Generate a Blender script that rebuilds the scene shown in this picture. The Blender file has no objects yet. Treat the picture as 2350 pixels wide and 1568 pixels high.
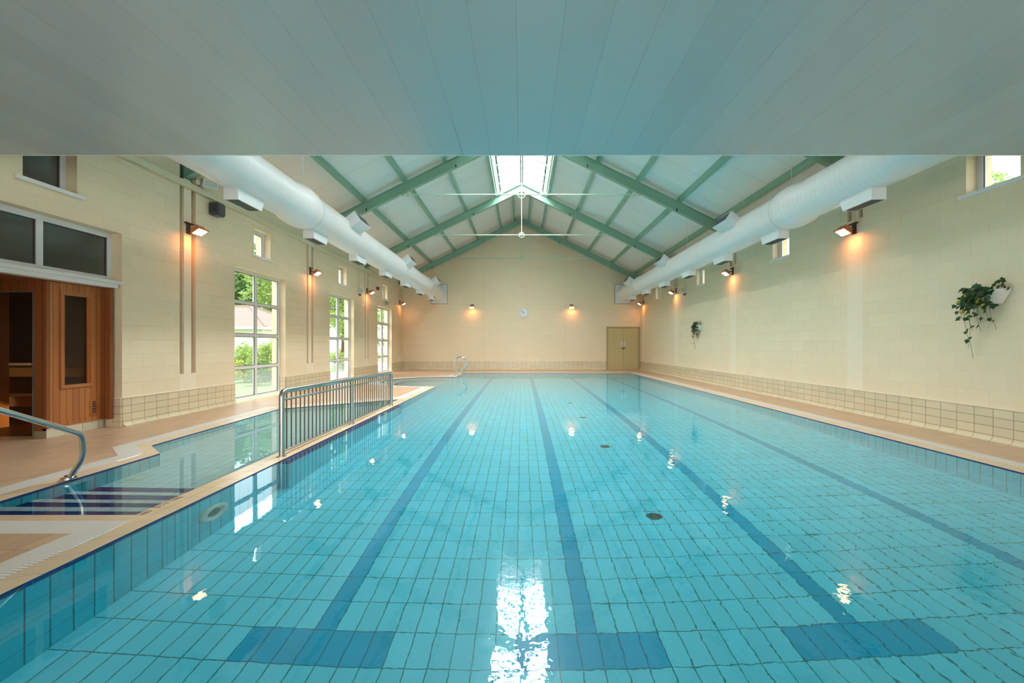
import bpy, bmesh, math, random
from math import sin, cos, pi, atan2, radians, sqrt
from mathutils import Vector, Matrix
random.seed(7)
S = bpy.context.scene
COL = S.collection

# ------------------------------------------------------------------ real sizes of the place (metres)
HW = 6.2            # half width of the hall
Y0, YE = -3.0, 23.4 # rear wall, end wall
EYE = 1.26
F = 1025.0
WZ = -0.02          # water level
FRAMES = [8.29, 13.08, 17.87, 22.66]
SLOPE = 0.493
def rb(x): return 7.41 - SLOPE*abs(x)      # rafter underside
def rt(x): return rb(x) + 0.306            # rafter top
def lin(x): return 7.86 - SLOPE*abs(x)     # roof lining underside

# ------------------------------------------------------------------ mesh builder
ORG = {}
class MB:
    def __init__(s): s.v=[]; s.f=[]; s.m=[]; s.sm=[]; s.uv={}
    def add(s, vs, fs, mi=0, smooth=False):
        b=len(s.v); s.v += [Vector(v) for v in vs]
        for f in fs:
            s.f.append([b+i for i in f]); s.m.append(mi); s.sm.append(smooth)
        return s
    def box(s, x0,x1,y0,y1,z0,z1, mi=0, M=None):
        vs=[(x,y,z) for z in (z0,z1) for y in (y0,y1) for x in (x0,x1)]
        if M is not None: vs=[M@Vector(v) for v in vs]
        return s.add(vs, [(0,2,3,1),(4,5,7,6),(0,1,5,4),(2,6,7,3),(0,4,6,2),(1,3,7,5)], mi)
    def hexa(s, lo, hi, mi=0):
        """lo, hi: two quads (4 pts each)"""
        return s.add(list(lo)+list(hi), [(3,2,1,0),(4,5,6,7),(0,1,5,4),(1,2,6,5),(2,3,7,6),(3,0,4,7)], mi)
    def quad(s, a,b,c,d, mi=0, uv=None):
        s.add([a,b,c,d],[(0,1,2,3)],mi)
        if uv: s.uv[len(s.f)-1]=uv
        return s
    def prism(s, poly, axis, a, b, mi=0):
        """poly: 2-D pts; axis the extrusion axis"""
        def P(p,t):
            return {'x':(t,p[0],p[1]),'y':(p[0],t,p[1]),'z':(p[0],p[1],t)}[axis]
        n=len(poly)
        vs=[P(p,a) for p in poly]+[P(p,b) for p in poly]
        fs=[tuple(range(n))[::-1], tuple(range(n,2*n))]+[(i,(i+1)%n,n+(i+1)%n,n+i) for i in range(n)]
        return s.add(vs,fs,mi)
    def tube(s, pts, r, n=12, mi=0, caps=True, closed=False, radii=None):
        pts=[Vector(p) for p in pts]; k=len(pts); base=len(s.v); rings=[]
        prev=None
        for i,p in enumerate(pts):
            if closed: t=(pts[(i+1)%k]-pts[i-1])
            else: t=(pts[min(i+1,k-1)]-pts[max(i-1,0)])
            t.normalize()
            if prev is None:
                ref=Vector((0,0,1)) if abs(t.z)<.9 else Vector((1,0,0))
                u=t.cross(ref).normalized()
            else:
                u=prev-t*prev.dot(t)
                u=u.normalized() if u.length>1e-6 else t.cross(Vector((0,0,1))).normalized()
            prev=u; w=t.cross(u)
            rr=radii[i] if radii else r
            rings.append([p+(u*cos(2*pi*j/n)+w*sin(2*pi*j/n))*rr for j in range(n)])
        vs=[q for R_ in rings for q in R_]; fs=[]
        for i in range(k if closed else k-1):
            a=i*n; b=((i+1)%k)*n
            for j in range(n): fs.append((a+j,a+(j+1)%n,b+(j+1)%n,b+j))
        s.add(vs,fs,mi,True)
        if caps and not closed:
            s.add(rings[0],[tuple(range(n))[::-1]],mi); s.add(rings[-1],[tuple(range(n))],mi)
        return s
    def disc(s, c, nrm, r, h, n=32, mi=0):
        c=Vector(c); nrm=Vector(nrm).normalized()
        return s.tube([c, c+nrm*h], r, n, mi)
    def ring(s, c, nrm, R, r, n=32, m=10, mi=0):
        c=Vector(c); nrm=Vector(nrm).normalized()
        u=nrm.cross(Vector((0,0,1)) if abs(nrm.z)<.9 else Vector((1,0,0))).normalized(); w=nrm.cross(u)
        return s.tube([c+(u*cos(2*pi*i/n)+w*sin(2*pi*i/n))*R for i in range(n)], r, m, mi, closed=True)
    def build(s, name, mats, parent=None, base=None):
        me=bpy.data.meshes.new(name)
        if not isinstance(mats,(list,tuple)): mats=[mats]
        for m in mats: me.materials.append(m)
        if parent is not None: org=ORG[parent.name]
        else: org=Vector(base) if base else Vector((0,0,0))
        me.from_pydata([tuple(v-org) for v in s.v],[],s.f)
        me.polygons.foreach_set('material_index', s.m)
        me.polygons.foreach_set('use_smooth', s.sm)
        if s.uv:
            l=me.uv_layers.new(name='UVMap')
            for fi,uv in s.uv.items():
                for li,q in zip(me.polygons[fi].loop_indices, uv): l.data[li].uv=q
        me.validate(); me.update()
        o=bpy.data.objects.new(name, me); COL.objects.link(o)
        ORG[o.name]=org.copy()
        if parent is not None: o.parent=parent
        else: o.location=org
        return o
def rounded(pts, r, n=6):
    """polyline with its corners rounded"""
    pts=[Vector(p) for p in pts]; out=[pts[0]]
    for a,b,c in zip(pts,pts[1:],pts[2:]):
        d1=(a-b); d2=(c-b); q=min(r, d1.length*.49, d2.length*.49)
        p0=b+d1.normalized()*q; p2=b+d2.normalized()*q
        for i in range(n+1):
            t=i/n; out.append(p0*(1-t)**2+b*2*t*(1-t)+p2*t*t)
    out.append(pts[-1]); return out

def tag(o, label=None, cat=None, group=None, kind=None):
    if label: o['label']=label
    if cat: o['category']=cat
    if group: o['group']=group
    if kind: o['kind']=kind
    return o
def thing(name, loc, label, cat, group=None, kind=None):
    o=bpy.data.objects.new(name,None); COL.objects.link(o); o.location=loc
    o.empty_display_size=.1
    ORG[o.name]=Vector(loc)
    return tag(o,label,cat,group,kind)
def struct(o): o['kind']='structure'; return o

# ------------------------------------------------------------------ materials
def nt(name):
    m=bpy.data.materials.new(name); m.use_nodes=True
    t=m.node_tree; t.nodes.clear()
    out=t.nodes.new('ShaderNodeOutputMaterial')
    return m,t,out
def N(t,typ,**kw):
    n=t.nodes.new(typ)
    for k,v in kw.items(): setattr(n,k,v)
    return n
def math_(t,op,a,b=None,c=None):
    n=t.nodes.new('ShaderNodeMath'); n.operation=op
    for i,x in enumerate((a,b,c)):
        if x is None: continue
        if isinstance(x,(int,float)): n.inputs[i].default_value=x
        else: t.links.new(x,n.inputs[i])
    return n.outputs[0]
def c4(c): return (c[0],c[1],c[2],1)
def mixc(t,f,a,b):
    n=t.nodes.new('ShaderNodeMix'); n.data_type='RGBA'
    for s_,x in ((n.inputs[0],f),(n.inputs[6],a),(n.inputs[7],b)):
        if isinstance(x,(int,float)): s_.default_value=x
        elif isinstance(x,tuple): s_.default_value=c4(x)
        else: t.links.new(x,s_)
    return n.outputs[2]
def principled(t,out,col,rough,metal=0,spec=.5,normal=None):
    b=t.nodes.new('ShaderNodeBsdfPrincipled')
    if isinstance(col,tuple): b.inputs['Base Color'].default_value=c4(col)
    else: t.links.new(col,b.inputs['Base Color'])
    if isinstance(rough,(int,float)): b.inputs['Roughness'].default_value=rough
    else: t.links.new(rough,b.inputs['Roughness'])
    b.inputs['Metallic'].default_value=metal
    b.inputs['Specular IOR Level'].default_value=spec
    if normal is not None: t.links.new(normal,b.inputs['Normal'])
    t.links.new(b.outputs[0],out.inputs[0]); return b
def pos(t):
    g=t.nodes.new('ShaderNodeNewGeometry'); s=t.nodes.new('ShaderNodeSeparateXYZ')
    t.links.new(g.outputs['Position'],s.inputs[0]); return g.outputs['Position'],s.outputs
def noise(t,vec,scale,detail=3,rough=.5):
    n=t.nodes.new('ShaderNodeTexNoise'); n.inputs['Scale'].default_value=scale
    n.inputs['Detail'].default_value=detail; n.inputs['Roughness'].default_value=rough
    if vec is not None: t.links.new(vec,n.inputs['Vector'])
    return n.outputs['Fac']
def bump(t,h,dist,strength=1.0):
    b=t.nodes.new('ShaderNodeBump'); b.inputs['Distance'].default_value=dist; b.inputs['Strength'].default_value=strength
    t.links.new(h,b.inputs['Height']); return b.outputs[0]

def plain(name,col,rough=.5,metal=0,spec=.5,var=.08,nscale=6,bmp=0):
    m,t,out=nt(name); p,_=pos(t)
    f=noise(t,p,nscale,4)
    dark=tuple(c*(1-var) for c in col); lite=tuple(min(1,c*(1+var)) for c in col)
    nn=bump(t,f,bmp) if bmp else None
    principled(t,out,mixc(t,f,dark,lite),rough,metal,spec,nn); return m
def emit(name,col,st):
    m,t,out=nt(name); e=N(t,'ShaderNodeEmission'); e.inputs[0].default_value=c4(col); e.inputs[1].default_value=st
    t.links.new(e.outputs[0],out.inputs[0]); return m
def tiles(name,col,grout,axes,sx,sy,ox=0,oy=0,gx=.008,gy=.008,rough=.25,spec=.5,bond=False,var=.06,bmp=.002,blotch=.05,gmix=1.0):
    """rectangular tiles or blocks with joints, laid out in world axes ('xy','yz','xz') or 'uv'"""
    m,t,out=nt(name); p,xyz=pos(t)
    if axes=='uv':
        u_=t.nodes.new('ShaderNodeUVMap'); s=t.nodes.new('ShaderNodeSeparateXYZ'); t.links.new(u_.outputs[0],s.inputs[0])
        a,b=s.outputs[0],s.outputs[1]
    else:
        d={'x':xyz[0],'y':xyz[1],'z':xyz[2]}; a,b=d[axes[0]],d[axes[1]]
    u=math_(t,'DIVIDE',math_(t,'SUBTRACT',a,ox),sx); v=math_(t,'DIVIDE',math_(t,'SUBTRACT',b,oy),sy)
    fv=math_(t,'FLOOR',v)
    if bond: u=math_(t,'ADD',u,math_(t,'MULTIPLY',math_(t,'FLOORED_MODULO',fv,2.0),.5))
    fu=math_(t,'FLOOR',u)
    du=math_(t,'ABSOLUTE',math_(t,'SUBTRACT',math_(t,'SUBTRACT',u,fu),.5))
    dv=math_(t,'ABSOLUTE',math_(t,'SUBTRACT',math_(t,'SUBTRACT',v,fv),.5))
    lu=math_(t,'GREATER_THAN',du,.5-gx/(2*sx)); lv=math_(t,'GREATER_THAN',dv,.5-gy/(2*sy))
    line=math_(t,'MAXIMUM',lu,lv)
    cv=t.nodes.new('ShaderNodeCombineXYZ'); t.links.new(fu,cv.inputs[0]); t.links.new(fv,cv.inputs[1])
    w=t.nodes.new('ShaderNodeTexWhiteNoise'); w.noise_dimensions='2D'; t.links.new(cv.outputs[0],w.inputs['Vector'])
    c0=mixc(t,w.outputs['Value'],tuple(c*(1-var) for c in col),tuple(min(1,c*(1+var)) for c in col))
    nz=noise(t,p,1.7,4)
    c0=mixc(t,math_(t,'MULTIPLY',nz,blotch*2),c0,tuple(c*.8 for c in col))
    colr=mixc(t,math_(t,'MULTIPLY',line,gmix),c0,grout)
    h=math_(t,'MULTIPLY_ADD',line,-1.0,math_(t,'MULTIPLY',noise(t,p,60,2),.15))
    principled(t,out,colr,rough,0,spec,bump(t,h,bmp) if bmp else None); return m
def wood(name,c1,c2,axis='z',board=.09,along='y',rough=.35,off=0.0):
    m,t,out=nt(name); p,xyz=pos(t)
    d={'x':xyz[0],'y':xyz[1],'z':xyz[2]}
    mp=t.nodes.new('ShaderNodeMapping'); t.links.new(p,mp.inputs[0])
    sc=[30,30,30]; sc['xyz'.index(axis)]=1.6; mp.inputs['Scale'].default_value=sc
    g=noise(t,mp.outputs[0],1.0,5,.6)
    u=math_(t,'DIVIDE',math_(t,'SUBTRACT',d[along],off),board); fu=math_(t,'FLOOR',u)
    w=t.nodes.new('ShaderNodeTexWhiteNoise'); w.noise_dimensions='1D'; t.links.new(fu,w.inputs['W'])
    f=math_(t,'ADD',math_(t,'MULTIPLY',g,.6),math_(t,'MULTIPLY',w.outputs['Value'],.4))
    c0=mixc(t,f,c1,c2)
    ln=math_(t,'GREATER_THAN',math_(t,'ABSOLUTE',math_(t,'SUBTRACT',math_(t,'SUBTRACT',u,fu),.5)),.5-.003/board)
    principled(t,out,mixc(t,ln,c0,tuple(c*.25 for c in c1)),rough,0,.5,bump(t,math_(t,'MULTIPLY',ln,-1.0),.004)); return m

WALLC=(.86,.70,.485)
m_wall_y=tiles('painted_block_side',WALLC,(.74,.60,.41),'yz',.456,.228,0,.44,.006,.006,.55,.35,True,.02,.003,.04,.42)
m_wall_x=tiles('painted_block_end',WALLC,(.74,.60,.41),'xz',.456,.228,.09,.44,.006,.006,.55,.35,True,.015,.0015,.04,.28)
m_paint=plain('smooth_cream_paint',(.88,.745,.56),.5,0,.35,.03)
SKT=(.72,.60,.40)
m_skirt_y=tiles('skirting_tile_side',SKT,(.30,.22,.14),'yz',.2444,.118,5.86,.078,.009,.008,.2,.5,False,.05,.002,.03,.85)
m_skirt_x=tiles('skirting_tile_end',SKT,(.38,.28,.18),'xz',.2444,.118,0,.078,.009,.008,.2,.5,False,.05,.002,.03,.7)
m_deck=tiles('deck_tile',(.58,.375,.235),(.30,.19,.12),'xy',.125,.25,0,0,.006,.006,.32,.45,False,.09,.001,.12,.8)
m_nose=tiles('coping_nosing_tile',(.66,.48,.31),(.40,.28,.17),'uv',.25,1,0,0,.008,.001,.3,.5,False,.06,.001,.05,.8)
m_grate=tiles('overflow_grating_plastic',(.80,.74,.68),(.25,.20,.16),'uv',.026,10,0,0,.009,0,.4,.5,False,.03,.003,.06,.75)
GX,GY=.1252,.268; OX,OY=-1.284,2.773
AQ=(.13,.71,.83); GR=(.015,.20,.22)
m_pool=tiles('aqua_pool_tile',AQ,GR,'xy',GX,GY,OX,OY,.0075,.008,.3,.4,False,.05,0,.04,.9)
m_lane=tiles('blue_lane_tile',(.002,.40,.60),(.002,.16,.24),'xy',GX,GY,OX,OY,.0075,.008,.3,.4,False,.05,0,.04,.9)
m_pwall=tiles('aqua_pool_wall_tile',(.05,.60,.72),(.03,.20,.22),'uv',.131,.245,.02,-.08,.010,.005,.3,.4,False,.05,0,.04,.9)
m_navy=tiles('navy_band_tile',(.006,.04,.19),(.01,.03,.12),'uv',.131,.245,.02,-.08,.006,.002,.3,.4,False,.2,0,.04,.5)
m_navyxy=tiles('navy_step_tile',(.004,.035,.17),(.02,.06,.2),'xy',GX*2,5,OX,0,.008,.0,.3,.4,False,.2,0,.04,.6)
m_whitexy=tiles('white_step_tile',(.62,.74,.72),(.2,.3,.3),'xy',GX,5,OX,0,.008,.0,.3,.4,False,.04,0,.04,.8)
m_lpool=tiles('pale_learner_pool_tile',(.50,.78,.78),(.16,.34,.34),'xy',GX,GY,OX,OY,.008,.008,.3,.4,False,.05,0,.04,.8)
m_green=plain('sage_green_steel',(.25,.43,.315),.35,0,.5,.05,3)
m_rod=plain('pale_green_rod_paint',(.55,.72,.55),.35,0,.5,.04)
m_white=plain('white_paint',(.80,.80,.79),.35,0,.5,.03)
m_upvc=plain('white_window_plastic',(.78,.76,.75),.3,0,.5,.02)
m_sill=plain('white_sill',(.80,.79,.77),.3,0,.5,.02)
m_louv=plain('dark_louvre',(.035,.045,.055),.45,0,.5,.1)
m_steel=plain('stainless_steel',(.62,.62,.60),.16,1,.5,.06,8)
m_satin=plain('satin_galvanised_steel',(.50,.50,.47),.3,1,.5,.08,8)
m_bar=plain('dull_steel_bar',(.17,.165,.15),.45,.6,.5,.08)
m_orange=plain('heat_tinted_lamp_metal',(.55,.20,.10),.4,.3,.5,.1)
m_bracket=plain('dark_brown_bracket',(.09,.05,.03),.5,.2,.5,.1)
m_grey=plain('dark_grey_plastic',(.085,.085,.095),.45,0,.5,.06)
m_lgrey=plain('pale_grey_plastic',(.62,.60,.54),.45,0,.5,.05)
m_red=plain('red_plastic',(.32,.03,.02),.4)
m_dgreen=plain('exit_sign_green',(.02,.25,.12),.4)
m_black=plain('black_marking',(.01,.01,.012),.5)
m_door=plain('olive_tan_door_paint',(.56,.455,.23),.45,0,.4,.04)
m_doorf=plain('olive_frame_paint',(.42,.35,.17),.45,0,.4,.04)
m_trunk=plain('cream_trunking',(.74,.65,.44),.45,0,.4,.03)
m_wood=wood('red_cedar_boards',(.34,.095,.025),(.58,.21,.055),'z',.09,'y',.35,6.05)
m_woodf=wood('red_cedar_frame',(.36,.11,.03),(.54,.19,.055),'z',9.0,'y',.35,4.0)
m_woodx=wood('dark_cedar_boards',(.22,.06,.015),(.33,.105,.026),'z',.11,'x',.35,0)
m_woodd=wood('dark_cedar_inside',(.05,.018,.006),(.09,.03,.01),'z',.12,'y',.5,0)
m_handle=plain('pale_wood_handle',(.42,.22,.13),.4,0,.5,.15,30)
m_slat=plain('warm_bench_wood',(.50,.26,.08),.5,0,.4,.15,20)
m_yellow=plain('yellow_plastic',(.62,.62,.05),.4)
m_pot=plain('white_ceramic_pot',(.80,.74,.68),.3,0,.5,.04)
m_stem=plain('ivy_stem',(.10,.13,.03),.6)
m_bark=plain('tree_bark',(.10,.07,.05),.8,0,.3,.3,10)
m_tan=tiles('tan_divider_tile',(.66,.48,.31),(.36,.25,.15),'xy',.12,.25,-2.66,0,.006,.006,.25,.5,False,.06,.001,.05,.8)
m_lens_grey=plain('pool_light_lens',(.05,.16,.14),.15)
m_ringw=plain('pool_light_ring',(.62,.72,.66),.3)

def lined(name,col,linec,ax,sp,off,w,rough=.45,spec=.4,bmp=.004,mixf=.7,var=.03):
    m,t,out=nt(name); p,xyz=pos(t); d={'x':xyz[0],'y':xyz[1],'z':xyz[2]}
    u=math_(t,'DIVIDE',math_(t,'SUBTRACT',d[ax],off),sp); fu=math_(t,'FLOOR',u)
    ln=math_(t,'GREATER_THAN',math_(t,'ABSOLUTE',math_(t,'SUBTRACT',math_(t,'SUBTRACT',u,fu),.5)),.5-w/(2*sp))
    wn=t.nodes.new('ShaderNodeTexWhiteNoise'); wn.noise_dimensions='1D'; t.links.new(fu,wn.inputs['W'])
    c0=mixc(t,wn.outputs['Value'],tuple(c*(1-var) for c in col),tuple(min(1,c*(1+var)) for c in col))
    c0=mixc(t,math_(t,'MULTIPLY',noise(t,p,.9,4),.12),c0,tuple(c*.8 for c in col))
    principled(t,out,mixc(t,math_(t,'MULTIPLY',ln,mixf),c0,linec),rough,0,spec,bump(t,math_(t,'MULTIPLY',ln,-1.0),bmp)); return m
m_soffit=lined('soffit_cladding',(.47,.50,.49),(.28,.32,.32),'x',.3045,-.034,.005,.26,.5,.002,.45,.03)
m_lining=lined('roof_lining_panel',(.88,.87,.82),(.45,.43,.38),'y',1.0,.45,.012,.5,.3,.004,.6,.02)
m_duct=lined('white_spiral_duct',(.86,.83,.81),(.66,.66,.66),'y',.12,0,.005,.3,.5,.004,.4,.008)

def glass(name,tint=(1,1,1),refl=1.0):
    m,t,out=nt(name)
    tr=N(t,'ShaderNodeBsdfTransparent'); tr.inputs[0].default_value=c4(tint)
    gl=N(t,'ShaderNodeBsdfGlossy'); gl.inputs['Roughness'].default_value=.01
    lw=N(t,'ShaderNodeNewGeometry'); dt=N(t,'ShaderNodeVectorMath',operation='DOT_PRODUCT')
    t.links.new(lw.outputs['Normal'],dt.inputs[0]); t.links.new(lw.outputs['Incoming'],dt.inputs[1])
    k=math_(t,'SUBTRACT',1.0,math_(t,'ABSOLUTE',dt.outputs['Value']))
    fres=math_(t,'MULTIPLY_ADD',math_(t,'POWER',k,5.0),.92,.04)
    mx=N(t,'ShaderNodeMixShader'); t.links.new(math_(t,'MULTIPLY',fres,refl),mx.inputs[0])
    t.links.new(tr.outputs[0],mx.inputs[1]); t.links.new(gl.outputs[0],mx.inputs[2]); t.links.new(mx.outputs[0],out.inputs[0]); return m
m_glass=glass('clear_window_glass',(.96,.98,.97),.5)
m_smoke=glass('smoked_sauna_glass',(.56,.46,.38),1.0)
m_dark=plain('painted_dark_room_pane',(.085,.08,.066),.04,0,.9,.05)  # opaque pane; the darkness of the room behind is put into its colour
def cond():   # lowest panes: misted glass
    m,t,out=nt('misted_window_glass'); p,xyz=pos(t)
    mp=t.nodes.new('ShaderNodeMapping'); t.links.new(p,mp.inputs[0]); mp.inputs['Scale'].default_value=(1,14,1.5)
    f=noise(t,mp.outputs[0],1.0,4)
    tr=N(t,'ShaderNodeBsdfTransparent')
    tl=N(t,'ShaderNodeBsdfTranslucent'); tl.inputs[0].default_value=(.55,.58,.58,1)
    df=N(t,'ShaderNodeBsdfDiffuse'); df.inputs[0].default_value=(.6,.6,.58,1)
    m1=N(t,'ShaderNodeMixShader'); m1.inputs[0].default_value=.35
    t.links.new(tl.outputs[0],m1.inputs[1]); t.links.new(df.outputs[0],m1.inputs[2])
    zf=t.nodes.new('ShaderNodeMapRange'); t.links.new(xyz[2],zf.inputs[0]); zf.inputs[1].default_value=0; zf.inputs[2].default_value=.75; zf.inputs[3].default_value=.55; zf.inputs[4].default_value=.12
    mx=N(t,'ShaderNodeMixShader'); t.links.new(math_(t,'MULTIPLY',math_(t,'ADD',f,.4),zf.outputs[0]),mx.inputs[0])
    t.links.new(tr.outputs[0],mx.inputs[1]); t.links.new(m1.outputs[0],mx.inputs[2]); t.links.new(mx.outputs[0],out.inputs[0]); return m
m_mist=cond()
def water():
    m,t,out=nt('pool_water'); p,xyz=pos(t)
    g=N(t,'ShaderNodeBsdfGlass'); g.inputs['IOR'].default_value=1.333; g.inputs['Roughness'].default_value=0
    g.inputs[0].default_value=(.90,.98,1,1)
    mp=t.nodes.new('ShaderNodeMapping'); t.links.new(p,mp.inputs[0]); mp.inputs['Scale'].default_value=(1,.8,1)
    n1=noise(t,mp.outputs[0],10.0,2.5,.5); n2=noise(t,mp.outputs[0],1.6,1.5,.5)
    fx=t.nodes.new('ShaderNodeMapRange'); t.links.new(xyz[0],fx.inputs[0]); fx.inputs[1].default_value=-2.6; fx.inputs[2].default_value=1.6; fx.inputs[3].default_value=.06; fx.inputs[4].default_value=1.0
    fy=t.nodes.new('ShaderNodeMapRange'); t.links.new(xyz[1],fy.inputs[0]); fy.inputs[1].default_value=2.; fy.inputs[2].default_value=14; fy.inputs[3].default_value=1.0; fy.inputs[4].default_value=.35
    amp=math_(t,'MULTIPLY',fx.outputs[0],fy.outputs[0])
    h=math_(t,'ADD',math_(t,'MULTIPLY',math_(t,'MULTIPLY',n1,amp),.8),math_(t,'MULTIPLY',n2,.10))
    t.links.new(bump(t,h,.0025),g.inputs['Normal']); t.links.new(g.outputs[0],out.inputs[0]); return m
m_water=water()
def leafm(name,c1,c2,sc=3):
    m,t,out=nt(name); p,_=pos(t)
    f=noise(t,p,sc,3); c=mixc(t,f,c1,c2)
    d=N(t,'ShaderNodeBsdfPrincipled'); t.links.new(c,d.inputs['Base Color']); d.inputs['Roughness'].default_value=.5
    tl=N(t,'ShaderNodeBsdfTranslucent'); t.links.new(c,tl.inputs[0])
    mx=N(t,'ShaderNodeMixShader'); mx.inputs[0].default_value=.35
    t.links.new(d.outputs[0],mx.inputs[1]); t.links.new(tl.outputs[0],mx.inputs[2]); t.links.new(mx.outputs[0],out.inputs[0]); return m
m_leaf_l=leafm('light_green_leaves',(.26,.40,.08),(.50,.62,.22))  # light green leaf colour, mottled by noise
m_leaf_d=leafm('deep_green_leaves',(.08,.18,.06),(.30,.45,.14))
m_leaf_y=leafm('yellow_green_leaves',(.38,.42,.06),(.60,.62,.20))
m_ivy=leafm('ivy_leaves',(.012,.045,.012),(.05,.13,.035),14)
m_ivyy=leafm('yellowed_ivy_leaves',(.40,.36,.02),(.50,.45,.03),14)
m_lawn=plain('lawn_grass',(.24,.36,.12),.8,0,.2,.4,2)
m_path=plain('pale_paving',(.62,.56,.50),.7,0,.2,.1,3)
m_rooft=lined('brown_roof_tiles',(.50,.34,.29),(.22,.14,.12),'z',.12,0,.03,.7,.2,.02,.8,.06)
m_render=plain('white_render_wall',(.82,.78,.70),.7,0,.2,.04)

# ------------------------------------------------------------------ walls
def cells(a0,a1,b0,b1,holes):
    A=sorted({a0,a1,*[h[0] for h in holes],*[h[1] for h in holes]}); B=sorted({b0,b1,*[h[2] for h in holes],*[h[3] for h in holes]})
    A=[a for a in A if a0<=a<=a1]; B=[b for b in B if b0<=b<=b1]
    for i in range(len(A)-1):
        run=None
        for j in range(len(B)-1):
            ca,cb=(A[i]+A[i+1])/2,(B[j]+B[j+1])/2
            solid=not any(h[0]<ca<h[1] and h[2]<cb<h[3] for h in holes)
            if solid: run=(run[0],B[j+1]) if run else (B[j],B[j+1])
            if (not solid or j==len(B)-2) and run:
                yield A[i],A[i+1],run[0],run[1]; run=None
WTOP=4.79
CEN=[5.89,10.69,15.48,20.28]
tall=[(c-1.04,c+1.04,0.0,2.99) for c in CEN]
high=[(c-.34,c+.34,3.34,3.99) for c in CEN]
slotsL=[]; slotsR=[]
for y in FRAMES:
    slotsL += [(y-.19,y-.088,.74,4.34),(y+.093,y+.21,.74,4.34),(y-.19,y+.21,4.34,WTOP)]
    slotsR += [(y-.17,y-.06,3.60,4.34),(y+.10,y+.21,3.60,4.34),(y-.17,y+.21,4.34,WTOP)]
SK_L=[ (y-.19,y+.21) for y in FRAMES]
def side_wall(name,sgn,front,rear):
    mb=MB()
    X=lambda d: sgn*(HW+d)
    for d0,d1,holes in ((0,.30,front),(.30,.36,rear)):
        for a0,a1,b0,b1 in cells(Y0,YE,0,WTOP,holes):
            x0,x1=sorted((X(d0),X(d1)))
            smooth=any(abs((a0+a1)/2-y)<.25 and a1-a0<.42 for y in FRAMES) and d0==0
            mb.box(x0,x1,a0,a1,b0,b1,1 if smooth else 0)
    o=mb.build(name,[m_wall_y,m_paint]); return struct(o)
side_wall('wall_left',-1,tall+high+slotsL,tall+high)
# smooth flush piers on the right wall are cells of their own (zero-size holes only split the cells)
side_wall('wall_right',1,high+slotsR,high)
mb=MB()
mb.prism([(-HW-.36,0),(HW+.36,0),(HW+.36,WTOP-.1),(0,lin(0)+.05),(-HW-.36,WTOP-.1)],'y',YE,YE+.3)
struct(mb.build('wall_back',m_wall_x))
# rear wall behind the camera: piers round a broad glazed screen, unseen, added to admit fill light
mb=MB()
for a0,a1,b0,b1 in cells(-HW-.36,HW+.36,0,3.35,[(-5,5,.1,2.6)]): mb.box(a0,a1,Y0-.3,Y0,b0,b1)
struct(mb.build('wall_front',m_wall_x))
w=MB(); 
for i in range(6): w.box(-5+i*2-.04,-5+i*2+.04,Y0-.2,Y0-.12,.1,2.6)
w.box(-5.04,5.04,Y0-.2,Y0-.12,.1,.2); w.box(-5.04,5.04,Y0-.2,Y0-.12,2.5,2.6)
wf=struct(w.build('window_9',m_upvc))
g=MB(); g.box(-5,5,Y0-.165,Y0-.155,.2,2.5); g.build('pane',m_glass,wf)

# movement joints on the end wall
mb=MB()
for x in (-2.0,2.3): mb.box(x-.008,x+.008,YE-.004,YE-.0005,.45,6.2)
struct(mb.build('trim_1',plain('joint_sealant',(.70,.59,.40),.6)))

# ------------------------------------------------------------------ skirtings
def skirt_side(name,sgn,spans):
    mb=MB()
    for y0,y1 in spans:
        x0,x1=sorted((sgn*HW,sgn*(HW-.014)))
        mb.box(x0,x1,y0,y1,.075,.432)
        # painted bead and coved foot
        pr=[(0,.432),(.022,.432),(.022,.447),(0,.452)]
        mb.prism([(sgn*(HW-a),b) for a,b in pr][::(-1 if sgn<0 else 1)],'y',y0,y1,1)
        cv=[(.0,.092),(.016,.092)]+[(.016+.06*(1-cos(a)),.008+.084*(1-sin(a))) for a in [i*pi/2/5 for i in range(1,6)]]+[(.076,0.001),(0,0.001)]
        mb.prism([(sgn*(HW-a),b) for a,b in cv],'y',y0,y1,0)
    o=mb.build(name,[m_skirt_y,m_paint]); return struct(o)
sp=[]; cur=Y0
for c in CEN:
    sp.append((cur,c-1.04)); cur=c+1.04
sp.append((cur,YE))
skirt_side('baseboard_left',-1,sp)
skirt_side('baseboard_right',1,[(Y0,YE)])
mb=MB()
for a,b in ((-HW,4.44),(6.17,HW)):
    mb.box(a,b,YE-.014,YE,.075,.432); mb.box(a,b,YE-.022,YE,.432,.449,1)
    mb.prism([(YE,.092),(YE-.016,.092),(YE-.02,.05),(YE-.04,.02),(YE-.075,.001),(YE,.001)],'x',a,b,0)
struct(mb.build('baseboard_back',[m_skirt_x,m_paint]))
# tiled feet of the far window reveals
mb=MB()
for c in CEN: mb.box(-HW-.13,-HW-.001,c+1.015,c+1.0395,.001,.432); mb.box(-HW-.13,-HW+.004,c+1.01,c+1.0395,.432,.449,1)
struct(mb.build('trim_2',[tiles('reveal_tile',SKT,(.3,.22,.14),'xz',.2444,.118,-6.34,.078,.004,.008,.2,.5,False,.05,.002,.03,.85),m_paint]))

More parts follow.
